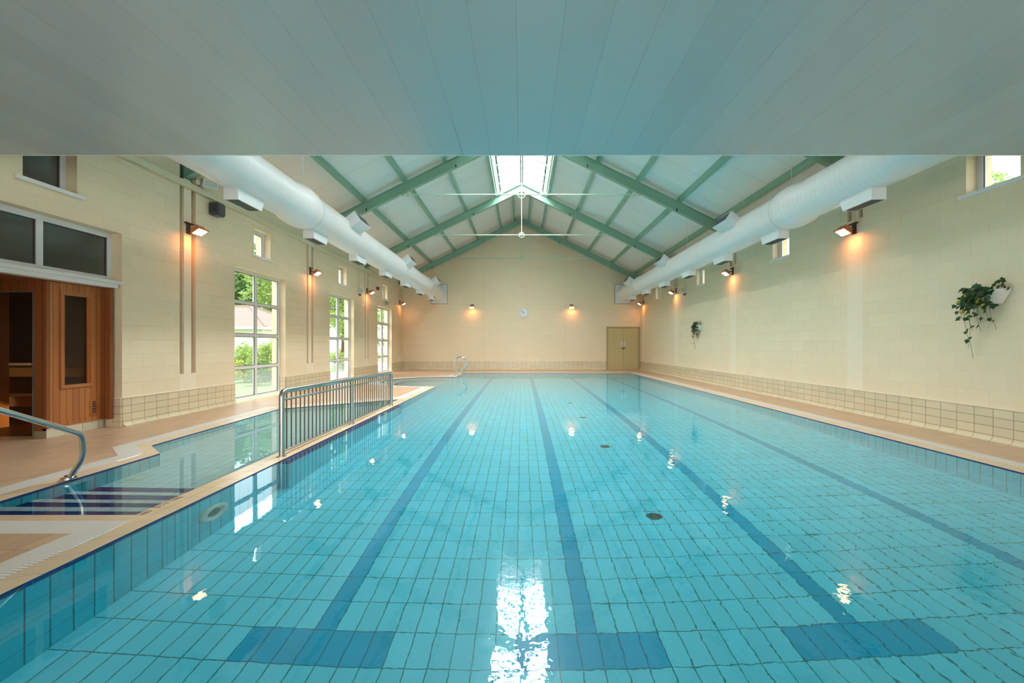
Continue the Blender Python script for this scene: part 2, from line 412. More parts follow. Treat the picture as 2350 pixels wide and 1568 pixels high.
# ------------------------------------------------------------------ pool outline
def W(d,y_near=.2):
    """water's edge, moved outwards by d"""
    L=[(5+d,y_near),(5+d,20.53+d),(-2.66-d,20.53+d)]
    cx,cy,R=-2.9,15.9,2.05+d
    th=math.acos((-2.66-d-cx)/R); n=28
    L += [(cx+R*cos(a),cy+R*sin(a)) for a in [th+(2*pi-2*th)*i/n for i in range(n+1)]]
    P=[(-2.66,10.69),(-4.85,8.95),(-4.7,5.67),(-4.26,5.26),(-4.26,3.35),(-2.66,3.35)]
    pts=[(-2.66,13)]+P+[(-2.66,0)]
    for i in range(1,len(pts)-1):
        p=Vector(pts[i]); a=(p-Vector(pts[i-1])).normalized(); b=(Vector(pts[i+1])-p).normalized()
        n1=Vector((a.y,-a.x)); n2=Vector((b.y,-b.x)); k=(n1+n2); k=k/(1+n1.dot(n2))
        q=p+k*d; L.append((q.x,q.y))
    L.append((-2.66-d,y_near)); return L
def strip(name,d0,d1,z0,z1,mat,skirt=None,closed=False,rng=None):
    A,B=W(d0),W(d1); mb=MB(); s=0
    for i in range(len(A)-1):
        l=(Vector(B[i+1])-Vector(B[i])).length
        if rng is None or rng(i):
            mb.quad((*A[i],z0),(*B[i],z1),(*B[i+1],z1),(*A[i+1],z0),0,[(s,0),(s,1),(s+l,1),(s+l,0)])
            if skirt is not None:
                mb.quad((*A[i],z0-.0004),(*A[i],z0),(*A[i+1],z0),(*A[i+1],z0-.0004),0,[(s,0),(s,.1),(s+l,.1),(s+l,0)])
                mb.quad((*B[i],z1),(*B[i],skirt),(*B[i+1],skirt),(*B[i+1],z1),0,[(s,0),(s,.1),(s+l,.1),(s+l,0)])
        s+=l
    return mb.build(name,mat)
o=strip('trim_3',0,.14,-.012,0.0,m_nose,-.06); struct(o)
o=strip('overflow_grating',.143,.357,.001,.001,m_grate,-.03)
tag(o,'white slotted plastic overflow grating running round the pool edge','drain grating')

def flat(name,outer,holes,z0,z1,mat):
    cu=bpy.data.curves.new(name,'CURVE'); cu.dimensions='2D'; cu.fill_mode='BOTH'; cu.extrude=(z1-z0)/2
    for L in [outer]+holes:
        sp_=cu.splines.new('POLY'); sp_.points.add(len(L)-1)
        for p,q in zip(sp_.points,L): p.co=(q[0],q[1],0,1)
        sp_.use_cyclic_u=True
    tmp=bpy.data.objects.new(name+'_tmp',cu); COL.objects.link(tmp)
    dg=bpy.context.evaluated_depsgraph_get()
    me=bpy.data.meshes.new_from_object(tmp.evaluated_get(dg)); bpy.data.objects.remove(tmp)
    bpy.data.curves.remove(cu)
    for v in me.vertices: v.co.z+=(z0+z1)/2
    me.materials.clear(); me.materials.append(mat)
    o=bpy.data.objects.new(name,me); COL.objects.link(o); ORG[o.name]=Vector((0,0,0)); return o
outer=[(-HW,Y0),(HW,Y0),(HW,YE),(-HW,YE),(-HW,6.93),(-7.95,6.93),(-7.95,4.85),(-HW,4.85)]
struct(flat('floor',outer,[W(.36)],-.12,0,m_deck))
# basin: walls with a navy waterline band, floors, spa ledge
mb=MB(); A=W(0); s=0
def wallseg(p,q,s,zb=-1.0):
    l=(Vector(q)-Vector(p)).length
    for z1,z0,mi in ((-.0125,-.075,1),(-.075,zb,0)):
        mb.quad((*p,z1),(*p,z0),(*q,z0),(*q,z1),mi,[(s,z1),(s,z0),(s+l,z0),(s+l,z1)])
    return l
s=A[0][1]
for i in range(len(A)-1): s+=wallseg(A[i],A[i+1],s)
wallseg((-2.66,.2),(5,.2),0)
struct(mb.build('wall_basin',[m_pwall,m_navy]))
# floor of the main pool, lanes and end bars in the tiling
lanes=[(OX+13*k*GX,OX+13*k*GX+GX) for k in range(4)]
bars=[(a-3*GX,b+3*GX,OY+GY*j,OY+GY*(j+1)) for a,b in lanes for j in (-1,58)]
xs=sorted({-2.66,5.0,*[v for l in lanes for v in l],*[v for b in bars for v in b[:2]]})
ys=sorted({.2,20.53,*[v for b in bars for v in b[2:]]})
mb=MB()
for i in range(len(xs)-1):
    for j in range(len(ys)-1):
        cx,cy=(xs[i]+xs[i+1])/2,(ys[j]+ys[j+1])/2
        on=any(a<cx<b for a,b in lanes) and OY-GY<cy<OY+59*GY or any(b[0]<cx<b[1] and b[2]<cy<b[3] for b in bars)
        mb.quad((xs[i],ys[j],-1),(xs[i+1],ys[j],-1),(xs[i+1],ys[j+1],-1),(xs[i],ys[j+1],-1),1 if on else 0)
struct(mb.build('floor_pool',[m_pool,m_lane]))
cx,cy=-2.9,15.9
mb=MB(); n=40
rin=1.35; cyi=15.5
for i in range(n):
    a=pi*.46+pi*1.08*i/n; b=pi*.46+pi*1.08*(i+1)/n
    po=lambda t,r,c:(cx+r*cos(t),c+r*sin(t))
    z=-.42
    mb.quad((*po(a,2.07,cy),z),(*po(a,rin+.12,cyi),z),(*po(b,rin+.12,cyi),z),(*po(b,2.07,cy),z),0)
    mb.quad((*po(a,rin+.12,cyi),z),(*po(a,rin,cyi),z),(*po(b,rin,cyi),z),(*po(b,rin+.12,cyi),z),1)
    mb.quad((*po(a,rin,cyi),z),(*po(a,rin,cyi),-1),(*po(b,rin,cyi),-1),(*po(b,rin,cyi),z),0)
    mb.add([(*po(a,rin+.05,cyi),-.99),(*po(b,rin+.05,cyi),-.99),(cx,cyi,-.99)],[(0,1,2)],0)
struct(mb.build('floor_spa',[m_lpool,m_navyxy]))
mb=MB(); mb.quad((-5.2,13.6,-1.0005),(-2.66,13.6,-1.0005),(-2.66,18.2,-1.0005),(-5.2,18.2,-1.0005)); struct(mb.build('floor_bay',m_pool))
mb=MB(); LZ=-.62
mb.add([(-2.9,3.35,LZ),(-2.9,10.5,LZ),(-4.85,8.95,LZ),(-4.7,5.67,LZ),(-4.26,5.26,LZ),(-4.26,3.35,LZ)],[(0,1,2,3,4,5)])
struct(mb.build('floor_learner',m_lpool))
# dividing wall between the two pools
mb=MB(); mb.box(-2.9,-2.66,3.352,10.66,-1.0,-.0135)
dv=MB()
for x,sg in ((-2.9,-1),(-2.66,1)):
    x2=x+sg*.0015
    for z1,z0,mi in ((-.0135,-.075,1),(-.075,-1.0,0)):
        a,b=(x2,3.35),(x2,10.66)
        if sg>0: a,b=b,a
        dv.quad((*a,z1),(*a,z0),(*b,z0),(*b,z1),mi,[(a[1],z1),(a[1],z0),(b[1],z0),(b[1],z1)])
o=struct(mb.build('partition_pool',m_tan)); dv.build('facing',[m_pwall,m_navy],o)
# navy tiled ledge that carries the barrier railing on the deep side
ld_=MB(); ld_.box(-2.658,-2.545,4.9,9.5,-.10,-.022,1); ld_.box(-2.658,-2.546,4.901,9.499,-.999,-.1005,0); ld_.build('ledge',[m_pwall,m_navyxy],o)
# steps into the learner pool
st=thing('pool_steps',(-3.58,3.36,LZ),'navy and white tiled steps going down into the shallow pool beside the handrail','steps')
for y0,yw,y1,z in ((3.352,3.55,3.64,-.16),(3.641,3.855,3.93,-.31),(3.931,4.17,4.25,-.46),(4.251,4.5,4.5,-.615)):
    b=MB(); b.box(-4.257,-2.904,y0,yw,LZ+.001,z,1)
    if y1>yw: b.box(-4.257,-2.904,yw,y1,LZ+.001,z,0)
    b.build('tread',[m_whitexy,m_navyxy],st)
# water
me_o=flat('pool_water',W(-.002),[],WZ,WZ+.0001,m_water)
bm=bmesh.new(); bm.from_mesh(me_o.data)
# keep one sheet only
bmesh.ops.delete(bm,geom=[f for f in bm.faces if f.normal.z<.5],context='FACES'); bm.to_mesh(me_o.data); bm.free()
struct(me_o)

# pool fittings
for i,(x,y,l) in enumerate(((1.27,4.27,'round dark drain in the pool floor nearest the camera'),(1.25,6.69,'second round drain in the pool floor beyond the nearest one'),(1.24,9.0,'third drain along the pool floor, far from the camera'),(1.2,11.0,'farthest visible drain in the pool floor'))):
    t=thing('floor_drain',(x,y,-1),l,'drain','drains in the pool floor')
    b=MB(); b.disc((x,y,-.999),(0,0,1),.075,.006,24); b.build('cover',plain('drain_bronze',(.10,.13,.09),.4,.4),t)
    b=MB()
    for k in range(6): b.disc((x+.042*cos(k*pi/3),y+.042*sin(k*pi/3),-.993),(0,0,1),.014,.002,10)
    b.build('hole',m_black,t)
t=thing('pool_light',(-2.66,3.84,-.5),'round white underwater light fitting on the left pool wall','light')
b=MB(); b.ring((-2.645,3.84,-.5),(1,0,0),.135,.03,40,10); b.disc((-2.657,3.84,-.5),(1,0,0),.13,.012,40); b.build('bezel',m_ringw,t)
b=MB(); b.disc((-2.645,3.84,-.5),(1,0,0),.075,.008,32); b.build('lens',m_lens_grey,t)
b=MB(); b.tube([(-4.20,4.72,LZ+.012),(-4.02,4.74,LZ+.012)],.011,8); o=b.build('toy_stick',m_yellow,None,(-4.11,4.73,LZ))
tag(o,'small yellow stick lying on the shallow pool floor by the wall','pool toy')

# ------------------------------------------------------------------ soffit, bulkhead, roof
mb=MB(); mb.box(-HW,HW,Y0,4.9,3.35,3.45)
struct(mb.build('ceiling_low',m_soffit))
mb=MB(); mb.box(-HW,HW,4.9,4.925,3.352,3.52); 
mb.prism([(-HW,3.5),(HW,3.5),(HW,WTOP),(0,lin(0)),(-HW,WTOP)],'y',4.87,4.9)
struct(mb.build('trim_4',m_white))
SKX=.98; SY0,SY1=5.4,18.6
mb=MB()
def slope_slab(x0,x1,y0,y1):
    lo=[(x0,y0,lin(x0)),(x1,y0,lin(x1)),(x1,y1,lin(x1)),(x0,y1,lin(x0))]; hi=[(a,b,c+.08) for a,b,c in lo]
    mb.hexa(lo,hi)
for sg in (-1,1):
    a,b=sorted((sg*SKX,sg*(HW+.36))); slope_slab(a,b,4.85,YE+.3)
    a,b=sorted((0,sg*SKX)); slope_slab(a,b,SY1,YE+.3); slope_slab(a,b,4.85,SY0)
struct(mb.build('ceiling',m_lining))
# skylight
sk=thing('skylight',(0,12,7.5),None,None,None,'structure')
b=MB()
GZ0,GZ1,GX0=7.70,8.08,.88
for sg in (-1,1):
    lo=[(sg*SKX,SY0,lin(SKX)-.02),(sg*(SKX+.02),SY0,lin(SKX)-.02),(sg*(SKX+.02),SY1,lin(SKX)-.02),(sg*SKX,SY1,lin(SKX)-.02)]
    hi=[(sg*GX0,SY0,GZ0),(sg*(GX0+.03),SY0,GZ0),(sg*(GX0+.03),SY1,GZ0),(sg*GX0,SY1,GZ0)]
    b.hexa(lo,hi)
m_up=plain('pale_green_upstand',(.34,.47,.36),.45,0,.4,.04); b.build('upstand',m_up,sk)
for k in range(15):
    y=SY0+.45+k*.9
    b=MB()
    for sg in (-1,1): b.hexa([(sg*(SKX-.03),y-.02,lin(SKX)),(sg*SKX,y-.02,lin(SKX)),(sg*SKX,y+.02,lin(SKX)),(sg*(SKX-.03),y+.02,lin(SKX))],[(sg*(GX0-.04),y-.02,GZ0),(sg*GX0,y-.02,GZ0),(sg*GX0,y+.02,GZ0),(sg*(GX0-.04),y+.02,GZ0)])
    b.build('rib',m_up,sk)
def gz(x): return GZ1-(GZ1-GZ0)*abs(x)/GX0
fr=MB()
for sg in (-1,1):
    y=SY1-.62*.5
    while y>SY0:
        fr.hexa([(sg*.05,y-.018,gz(.05)-.04),(sg*GX0,y-.018,gz(GX0)-.04),(sg*GX0,y+.018,gz(GX0)-.04),(sg*.05,y+.018,gz(.05)-.04)],[(sg*.05,y-.018,gz(.05)),(sg*GX0,y-.018,gz(GX0)),(sg*GX0,y+.018,gz(GX0)),(sg*.05,y+.018,gz(.05))])
        y-=.62
    fr.hexa([(sg*(GX0-.03),SY0,GZ0-.03),(sg*(GX0+.03),SY0,GZ0-.03),(sg*(GX0+.03),SY1,GZ0-.03),(sg*(GX0-.03),SY1,GZ0-.03)],[(sg*(GX0-.03),SY0,GZ0+.02),(sg*(GX0+.03),SY0,GZ0+.02),(sg*(GX0+.03),SY1,GZ0+.02),(sg*(GX0-.03),SY1,GZ0+.02)])
fr.box(-.06,.06,SY0,SY1,GZ1-.06,GZ1+.02)
fr.build('glazing_bar',plain('grey_glazing_bar',(.16,.16,.165),.5),sk)
for sg in (-1,1):
    p=MB(); p.quad((0,SY0,GZ1+.005),(sg*GX0,SY0,GZ0+.005),(sg*GX0,SY1,GZ0+.005),(0,SY1,GZ1+.005)); p.build('pane',m_glass,sk)
e=MB()
for y in (SY0-.03,SY1): e.prism([(-SKX-.02,lin(SKX)-.02),(0,lin(0)-.02),(SKX+.02,lin(SKX)-.02),(GX0+.03,GZ0),(0,GZ1+.01),(-GX0-.03,GZ0)],'y',y,y+.03)
e.build('end_panel',m_white,sk)

# steel portal frames
flab=['green steel roof frame nearest the low white soffit, mostly hidden by it','green steel roof frame with the nearest visible tie rod','green steel roof frame in the middle, at the skylight far end','green steel roof frame against the cream end wall']
for i,y in enumerate(FRAMES):
    t=thing('roof_frame',(0,y,6.0),flab[i],'steel frame','green steel roof frames')
    for sg in (-1,1):
        xe=6.185; b=MB()
        def seg(dz0,dz1,hw):
            b.hexa([(0,y-hw,rb(0)+dz0),(sg*xe,y-hw,rb(xe)+dz0),(sg*xe,y+hw,rb(xe)+dz0),(0,y+hw,rb(0)+dz0)],[(0,y-hw,rb(0)+dz1),(sg*xe,y-hw,rb(xe)+dz1),(sg*xe,y+hw,rb(xe)+dz1),(0,y+hw,rb(0)+dz1)])
        seg(0,.02,.075); seg(.286,.304,.075); seg(.02,.286,.01)
        b.build('rafter',m_green,t)
        c=MB()
        for dx0,dx1,hw in ((.0,.015,.07),(.095,.11,.07),(.015,.095,.01)):
            a0,a1=sorted((sg*(HW+.005+dx0),sg*(HW+.005+dx1))); c.box(a0,a1,y-hw,y+hw,4.345,4.74)
        c.build('column_head',m_green,t)
        # bracket that takes the tie rod
        xb=3.32; bz=5.70
        k=MB(); k.hexa([(sg*(xb-.02),y-.03,bz-.06),(sg*(xb+.33),y-.03,bz-.06+.0),(sg*(xb+.33),y+.03,bz-.06),(sg*(xb-.02),y+.03,bz-.06)],[(sg*(xb-.02),y-.03,bz-.045),(sg*(xb+.33),y-.03,bz-.045),(sg*(xb+.33),y+.03,bz-.045),(sg*(xb-.02),y+.03,bz-.045)])
        a0,a1=sorted((sg*(xb-.02),sg*(xb))); k.box(a0,a1,y-.03,y+.03,bz-.06,rb(xb)-.001)
        k.tube([(sg*(xb-.04),y,5.68),(sg*(xb+.04),y,5.68)],.022,8)
        k.build('bracket',m_rod,t)
        for xx in (1.9,4.5):
            q=MB(); a0,a1=sorted((sg*xx,sg*(xx+.03))); q.box(a0,a1,y-.1,y-.076,rb(xx)-.03,rb(xx)+.05); q.build('clip',m_black,t)
    b=MB(); b.tube([(-3.3,y,5.68),(3.3,y,5.68)],.018,10); b.build('tie_rod',m_rod,t)
    b=MB(); b.tube([(0,y,5.79),(0,y,rb(0)-.002)],.016,10); b.build('hanger_rod',m_rod,t)
    b=MB(); b.ring((0,y,5.68),(0,1,0),.105,.014,28,8); b.tube([(-.05,y,5.68),(.05,y,5.68)],.04,10); b.tube([(0,y,5.68),(0,y,5.80)],.03,10); b.build('ring_node',m_rod,t)
# purlins
PX=[1.05,2.24,3.42,4.62,5.78]
nm=['beside the skylight','second down from the skylight','third down from the skylight','fourth down from the skylight','lowest, close above the air duct']
def purl(sg,x,y0,y1,label):
    b=MB(); x0,x1=x-.035,x+.035
    lo=[(sg*x0,y0,rt(x0)+.002),(sg*x1,y0,rt(x1)+.002),(sg*x1,y1,rt(x1)+.002),(sg*x0,y1,rt(x0)+.002)]
    hi=[(sg*x0,y0,lin(x0)-.003),(sg*x1,y0,lin(x1)-.003),(sg*x1,y1,lin(x1)-.003),(sg*x0,y1,lin(x0)-.003)]
    b.hexa(lo,hi)
    for y in FRAMES:
        for yy in (y-.11,y+.11):
            if y0<yy<y1: b.box(*sorted((sg*(x-.075),sg*(x-.037))),yy-.03,yy+.03,rt(x)+.02,rt(x)+.10)
    o=b.build('roof_purlin',m_green,None,(sg*x,(y0+y1)/2,rt(x))); tag(o,label,'roof beam','green roof purlins')
for sg,side in ((-1,'left'),(1,'right')):
    for x,n_ in zip(PX,nm): purl(sg,x,4.93,YE-.01,f'green purlin on the {side} roof slope, {n_}')
    purl(sg,.36,SY1+.04,YE-.01,f'short green purlin {side} of the ridge, beyond the skylight')

# ------------------------------------------------------------------ windows
def win_frame(name,c,z0,z1,cols,rows,xp,mats,hw=1.04,mist=False,sill=True,sgn=-1):
    """window in a side wall: frame, panes, sill; xp = plane of the frame"""
    o=MB(); t_=.075; y0,y1=c-hw+.001,c+hw-.001
    xa,xb=sorted((sgn*xp,sgn*(xp+.06)))
    o.box(xa,xb,y0,y0+t_,z0,z1); o.box(xa,xb,y1-t_,y1,z0,z1); o.box(xa,xb,y0+t_,y1-t_,z0,z0+t_); o.box(xa,xb,y0+t_,y1-t_,z1-t_,z1)
    dy=(y1-y0)/cols; dz=(z1-z0)/rows
    for i in range(1,cols): o.box(xa-.003,xb+.003,y0+dy*i-.04,y0+dy*i+.04,z0+t_,z1-t_)
    for j in range(1,rows): o.box(xa,xb,y0+t_,y1-t_,z0+dz*j-.035,z0+dz*j+.035)
    f=struct(o.build(name,m_upvc,None,(sgn*xp,c,z0)))
    for i in range(cols):
        for j in range(rows):
            a=y0+dy*i+(t_ if i==0 else .04); b_=y0+dy*(i+1)-(t_ if i==cols-1 else .04)
            zz0=z0+dz*j+(t_ if j==0 else .035); zz1=z0+dz*(j+1)-(t_ if j==rows-1 else .035)
            g=MB(); xm=sgn*(xp+.03); g.box(xm-.004,xm+.004,a,b_,zz0,zz1)
            g.build('pane',m_mist if (mist and j==0) else mats,f)
            q=MB(); xg,xh=sorted((sgn*(xp+.012),sgn*(xp+.02)))
            for u0,u1,w0,w1 in ((a,a+.012,zz0,zz1),(b_-.012,b_,zz0,zz1),(a,b_,zz1-.012,zz1),(a,b_,zz0,zz0+.012)): q.box(xg,xh,u0,u1,w0,w1)
            q.build('gasket',m_grey,f)
    if sill:
        s_=MB(); x0,x1=sorted((sgn*(HW-.03),sgn*(xp-.002))); s_.box(x0,x1,y0-.0,y1+.0,z0-.0,z0+.02); 
        x0,x1=sorted((sgn*(HW-.035),sgn*(HW-.003))); s_.box(x0,x1,y0-.09,y1+.09,z0-.03,z0+.02)
        s_.build('sill',m_sill,f)
    return f
win_frame('window_1',CEN[1],.005,2.988,2,4,HW+.155,m_glass,mist=True,sill=False)
win_frame('window_2',CEN[2],.005,2.988,2,4,HW+.155,m_glass,mist=True,sill=False)
win_frame('window_3',CEN[0],2.245,2.988,2,1,HW+.155,m_dark,sill=False)
for i,c in enumerate(CEN):
    win_frame(f'window_{4+i}',c,3.342,3.988,1,1,HW+.155,m_dark if i==0 else m_glass,hw=.34)
    win_frame(f'window_{10+i}',c,3.342,3.988,1,1,HW+.155,m_glass,hw=.34,sgn=1)
# glazed double door in the far bay
f=win_frame('door_1',CEN[3],.005,2.988,2,4,HW+.155,m_glass,sill=False)
b=MB(); x=-HW-.155
for s_ in (-1,1): b.box(x+.0005,x+.03,CEN[3]+s_*.055-.045,CEN[3]+s_*.055+.045,.02,2.2)
b.box(x+.0005,x+.02,CEN[3]-1.0,CEN[3]+1.0,2.18,2.31)
b.build('door_stile',m_upvc,f)
b=MB(); b.box(x+.031,x+.05,CEN[3]+.03,CEN[3]+.06,.98,1.22); b.tube([(x+.05,CEN[3]+.045,1.1),(x+.08,CEN[3]+.045,1.1),(x+.08,CEN[3]+.17,1.1)],.012,8); b.build('handle',m_white,f)

# white sill board over the sauna front
b=MB(); b.box(-HW-.154,-HW+.05,CEN[0]-1.038,CEN[0]+1.036,2.20,2.243); b.box(-HW-.154,-HW-.02,CEN[0]-1.038,CEN[0]+1.0,2.14,2.20)
struct(b.build('trim_5',m_sill))

# ------------------------------------------------------------------ sauna in the first window bay
SX=-6.44; SD=6.05
# lobby shell
b=MB()
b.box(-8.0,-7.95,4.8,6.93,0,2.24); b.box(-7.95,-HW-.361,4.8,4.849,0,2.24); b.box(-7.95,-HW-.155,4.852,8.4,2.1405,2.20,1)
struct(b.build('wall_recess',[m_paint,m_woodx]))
s_=thing('sauna_cabin',(-6.9,6.4,0),'dark red cedar sauna cabin front with glass door and tall narrow window','sauna')
b=MB()
WY0,WY1,WZ0,WZ1=6.275,6.66,.70,1.97
for a0,a1,b0,b1 in cells(SD+.051,6.829,.13,2.138,[(WY0,WY1,WZ0,WZ1)]): b.box(SX-.05,SX,a0,a1,b0,b1)
b.box(SX-.02,SX+.012,SD+.002,6.80,.13,.19)
b.build('front_panel',m_wood,s_)
b=MB(); b.box(SX+.001,-6.295,6.83,6.885,.13,2.138); b.build('corner_board',m_woodx,s_)
b=MB()
dx0,dx1=-7.45,-6.60
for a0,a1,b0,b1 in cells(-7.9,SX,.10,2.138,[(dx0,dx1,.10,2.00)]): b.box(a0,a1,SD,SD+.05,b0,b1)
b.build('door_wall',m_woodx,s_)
b=MB(); b.box(SX-.05,SX+.001,SD-.0,6.885,.001,.128); b.box(dx1,SX-.05,SD,SD+.05,.001,.098); b.build('kick_tiles',tiles('sauna_kick_tile',(.66,.57,.42),(.35,.28,.18),'yz',.25,.3,6.05,-.1,.008,.001,.25),s_)
fwm=MB(); e=.045
for a0,a1,b0,b1 in cells(WY0-e,WY1+e,WZ0-e,WZ1+e,[(WY0,WY1,WZ0,WZ1)]): fwm.box(SX+.001,SX+.022,a0,a1,b0,b1)
for a0,a1,b0,b1 in ((WY0,WY0+.02,WZ0,WZ1),(WY1-.02,WY1,WZ0,WZ1)): fwm.box(SX-.05,SX+.001,a0,a1,b0,b1)
fo=fwm.build('window_frame',m_woodf,s_)
g=MB(); g.box(SX-.035,SX-.028,WY0+.02,WY1-.02,WZ0,WZ1); g.build('pane',m_smoke,fo)
d=MB(); d.box(dx0+.03,dx1-.02,SD+.012,SD+.02,.03,1.985); dr=d.build('door',m_smoke,s_)
d=MB(); 
for a0,a1,b0,b1 in cells(dx0,dx1-.002,.01,1.998,[(dx0+.03,dx1-.022,.03,1.98)]): d.box(a0,a1,SD-.006,SD+.03,b0,b1)
d.build('door_edge',m_satin,dr)
d=MB(); d.box(-6.87,-6.60,SD-.07,SD-.04,.99,1.025); d.box(-6.645,-6.62,SD-.04,SD-.008,.995,1.02); d.build('handle',m_handle,dr)
v=MB(); vy0,vy1=6.66,6.78
for a0,a1,b0,b1 in cells(vy0,vy1,.22,.44,[(vy0+.02,vy1-.02,.24,.42)]): v.box(SX+.001,SX+.018,a0,a1,b0,b1)
v.box(SX+.001,SX+.004,vy0+.02,vy1-.02,.24,.42,1)
for k in range(5): v.box(SX+.004,SX+.012,vy0+.02,vy1-.02,.255+k*.034,.265+k*.034)
v.build('vent',[m_wood,m_louv],s_)
r=MB()   # inside of the cabin
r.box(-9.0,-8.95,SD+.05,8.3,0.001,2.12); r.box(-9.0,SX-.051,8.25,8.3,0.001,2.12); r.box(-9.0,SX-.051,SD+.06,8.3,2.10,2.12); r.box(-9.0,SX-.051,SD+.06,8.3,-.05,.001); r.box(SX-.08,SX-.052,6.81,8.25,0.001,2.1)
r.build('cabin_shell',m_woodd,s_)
for y0,z in ((7.55,.85),(7.0,.42)):
    q=MB()
    for k in range(5): q.box(-8.94,SX-.09,y0+k*.11,y0+k*.11+.09,z,z+.03)
    q.box(-8.94,SX-.09,y0+.02,y0+.06,z-.12,z-.001)
    q.build('bench',m_slat,s_)

# ------------------------------------------------------------------ far double door
t=thing('door_2',(5.31,YE-.03,0),None,None,None,'structure')
b=MB()
for a0,a1,b0,b1 in cells(4.45,6.165,.001,2.24,[(4.52,6.095,0,2.17)]): b.box(a0,a1,YE-.07,YE-.001,b0,b1)
b.build('frame',m_doorf,t)
for s0,s1 in ((4.525,5.303),(5.313,6.09)):
    d=MB(); d.box(s0,s1,YE-.05,YE-.005,.01,2.165); lf=d.build('leaf',m_door,t)
    pl=MB(); xx=5.19 if s0<5 else 5.35; pl.box(xx,xx+.09,YE-.054,YE-.0505,1.22,1.48); pl.build('push_plate',m_lgrey,lf)
b=MB(); b.box(5.24,5.41,YE-.09,YE-.051,1.09,1.135); b.build('bolt',m_black,t)
b=MB(); b.box(5.3032,5.3128,YE-.04,YE-.01,.01,1.09); b.build('gap',m_black,t)

# ------------------------------------------------------------------ ducts
def duct(xc,sg,label,side):
    zc,r=3.95,.35
    t=thing('air_duct',(xc,14,zc),label,'air duct','white ventilation ducts')
    ya=4.96
    prof=[(ya,r),(8.3,r),(8.42,r+.045),(8.6,r+.055),(8.8,r+.045),(8.95,r+.005),(19.45,r+.005),(19.6,r+.03),(19.8,r+.03),(19.95,r),(YE-.035,r)]
    pts=[];rad=[]
    for (a,ra),(b_,rb_) in zip(prof,prof[1:]):
        k=1 if b_-a<2 else 6
        for i in range(k): pts.append((xc,a+(b_-a)*i/k,zc)); rad.append(ra+(rb_-ra)*i/k)
    pts.append((xc,prof[-1][0],zc)); rad.append(prof[-1][1])
    b=MB(); b.tube(pts,r,48,radii=rad); b.build('tube',m_duct,t)
    for y in (8.34,8.95,12.6,15.4,19.5,19.95):
        q=MB(); q.ring((xc,y,zc),(0,1,0),r+.006,.006,48,6); q.build('collar',m_lgrey if y<9 else m_white,t)
    q=MB(); q.box(xc-.42,xc+.42,YE-.03,YE-.001,zc-.5,zc+.5); q.build('end_plate',m_white,t)
    q=MB()
    for a0,a1,b0,b1 in cells(xc-.43,xc+.43,zc-.51,zc+.51,[(xc-.415,xc+.415,zc-.495,zc+.495)]): q.box(a0,a1,YE-.032,YE-.0005,b0,b1)
    q.build('plate_edge',m_grey,t)
    for k in range(7):     # lower outlet boxes, on the wall side
        y0=6.62+2.41*k; L=.72
        xi,xo=xc-sg*.11,xc+sg*.11; z0,z1=3.43,3.70
        bx=MB()
        bx.hexa([(xi,y0,z0),(xi,y0+L-.12,z0),(xo,y0+L-.12,z0),(xo,y0,z0)][::-1 if sg<0 else 1],[(xi,y0,z1),(xi,y0+L,z1),(xo,y0+L,z1),(xo,y0,z1)][::-1 if sg<0 else 1])
        # flare where the box meets the round duct
        bo=bx.build('outlet_box',m_white,t)
        g=MB(); a,c=sorted((xi+sg*.02,xo-sg*.02)); g.box(a,c,y0+.03,y0+L-.15,z0-.004,z0-.001)
        g.build('grille',m_louv,bo)
        g=MB()
        for j in range(1,4): 
            xx=a+(c-a)*j/4; g.box(xx-.004,xx+.004,y0+.03,y0+L-.15,z0-.009,z0-.0045)
        g.build('louvre_bar',m_grey,bo)
    for k in range(4):     # upper outlet boxes, on the pool side
        y0=5.45+4.9*k; L=.72; an=radians(33)
        d=Vector((-sg*cos(an),0,sin(an))); n_=Vector((sg*sin(an),0,cos(an))); c0=Vector((xc,0,zc))
        def P(rr,h,y): q=c0+d*rr+n_*h; return (q.x,y,q.z)
        lo=[P(.25,-.13,y0+.06),P(.25,.13,y0+.06),P(.25,.13,y0+L-.06),P(.25,-.13,y0+L-.06)]
        hi=[P(.60,-.13,y0),P(.60,.13,y0),P(.60,.13,y0+L),P(.60,-.13,y0+L)]
        bx=MB(); bx.hexa(lo,hi); bo=bx.build('outlet_box',m_white,t)
        g=MB(); g.hexa([P(.601,-.105,y0+.03),P(.601,.105,y0+.03),P(.601,.105,y0+L-.03),P(.601,-.105,y0+L-.03)],[P(.604,-.105,y0+.03),P(.604,.105,y0+.03),P(.604,.105,y0+L-.03),P(.604,-.105,y0+L-.03)])
        g.build('grille',m_louv,bo)
    for y in (8.6,14.0,19.3):
        q=MB(); xw=xc-sg*.1; q.tube([(xw,y,zc+.34),(xw,y,lin(xw)-.002)],.005,6); q.build('hanger_wire',m_white,t)
    return t
duct(-4.31,-1,'long white round air duct along the left side of the hall','left')
duct(5.30,1,'long white round air duct along the right side of the hall','right')

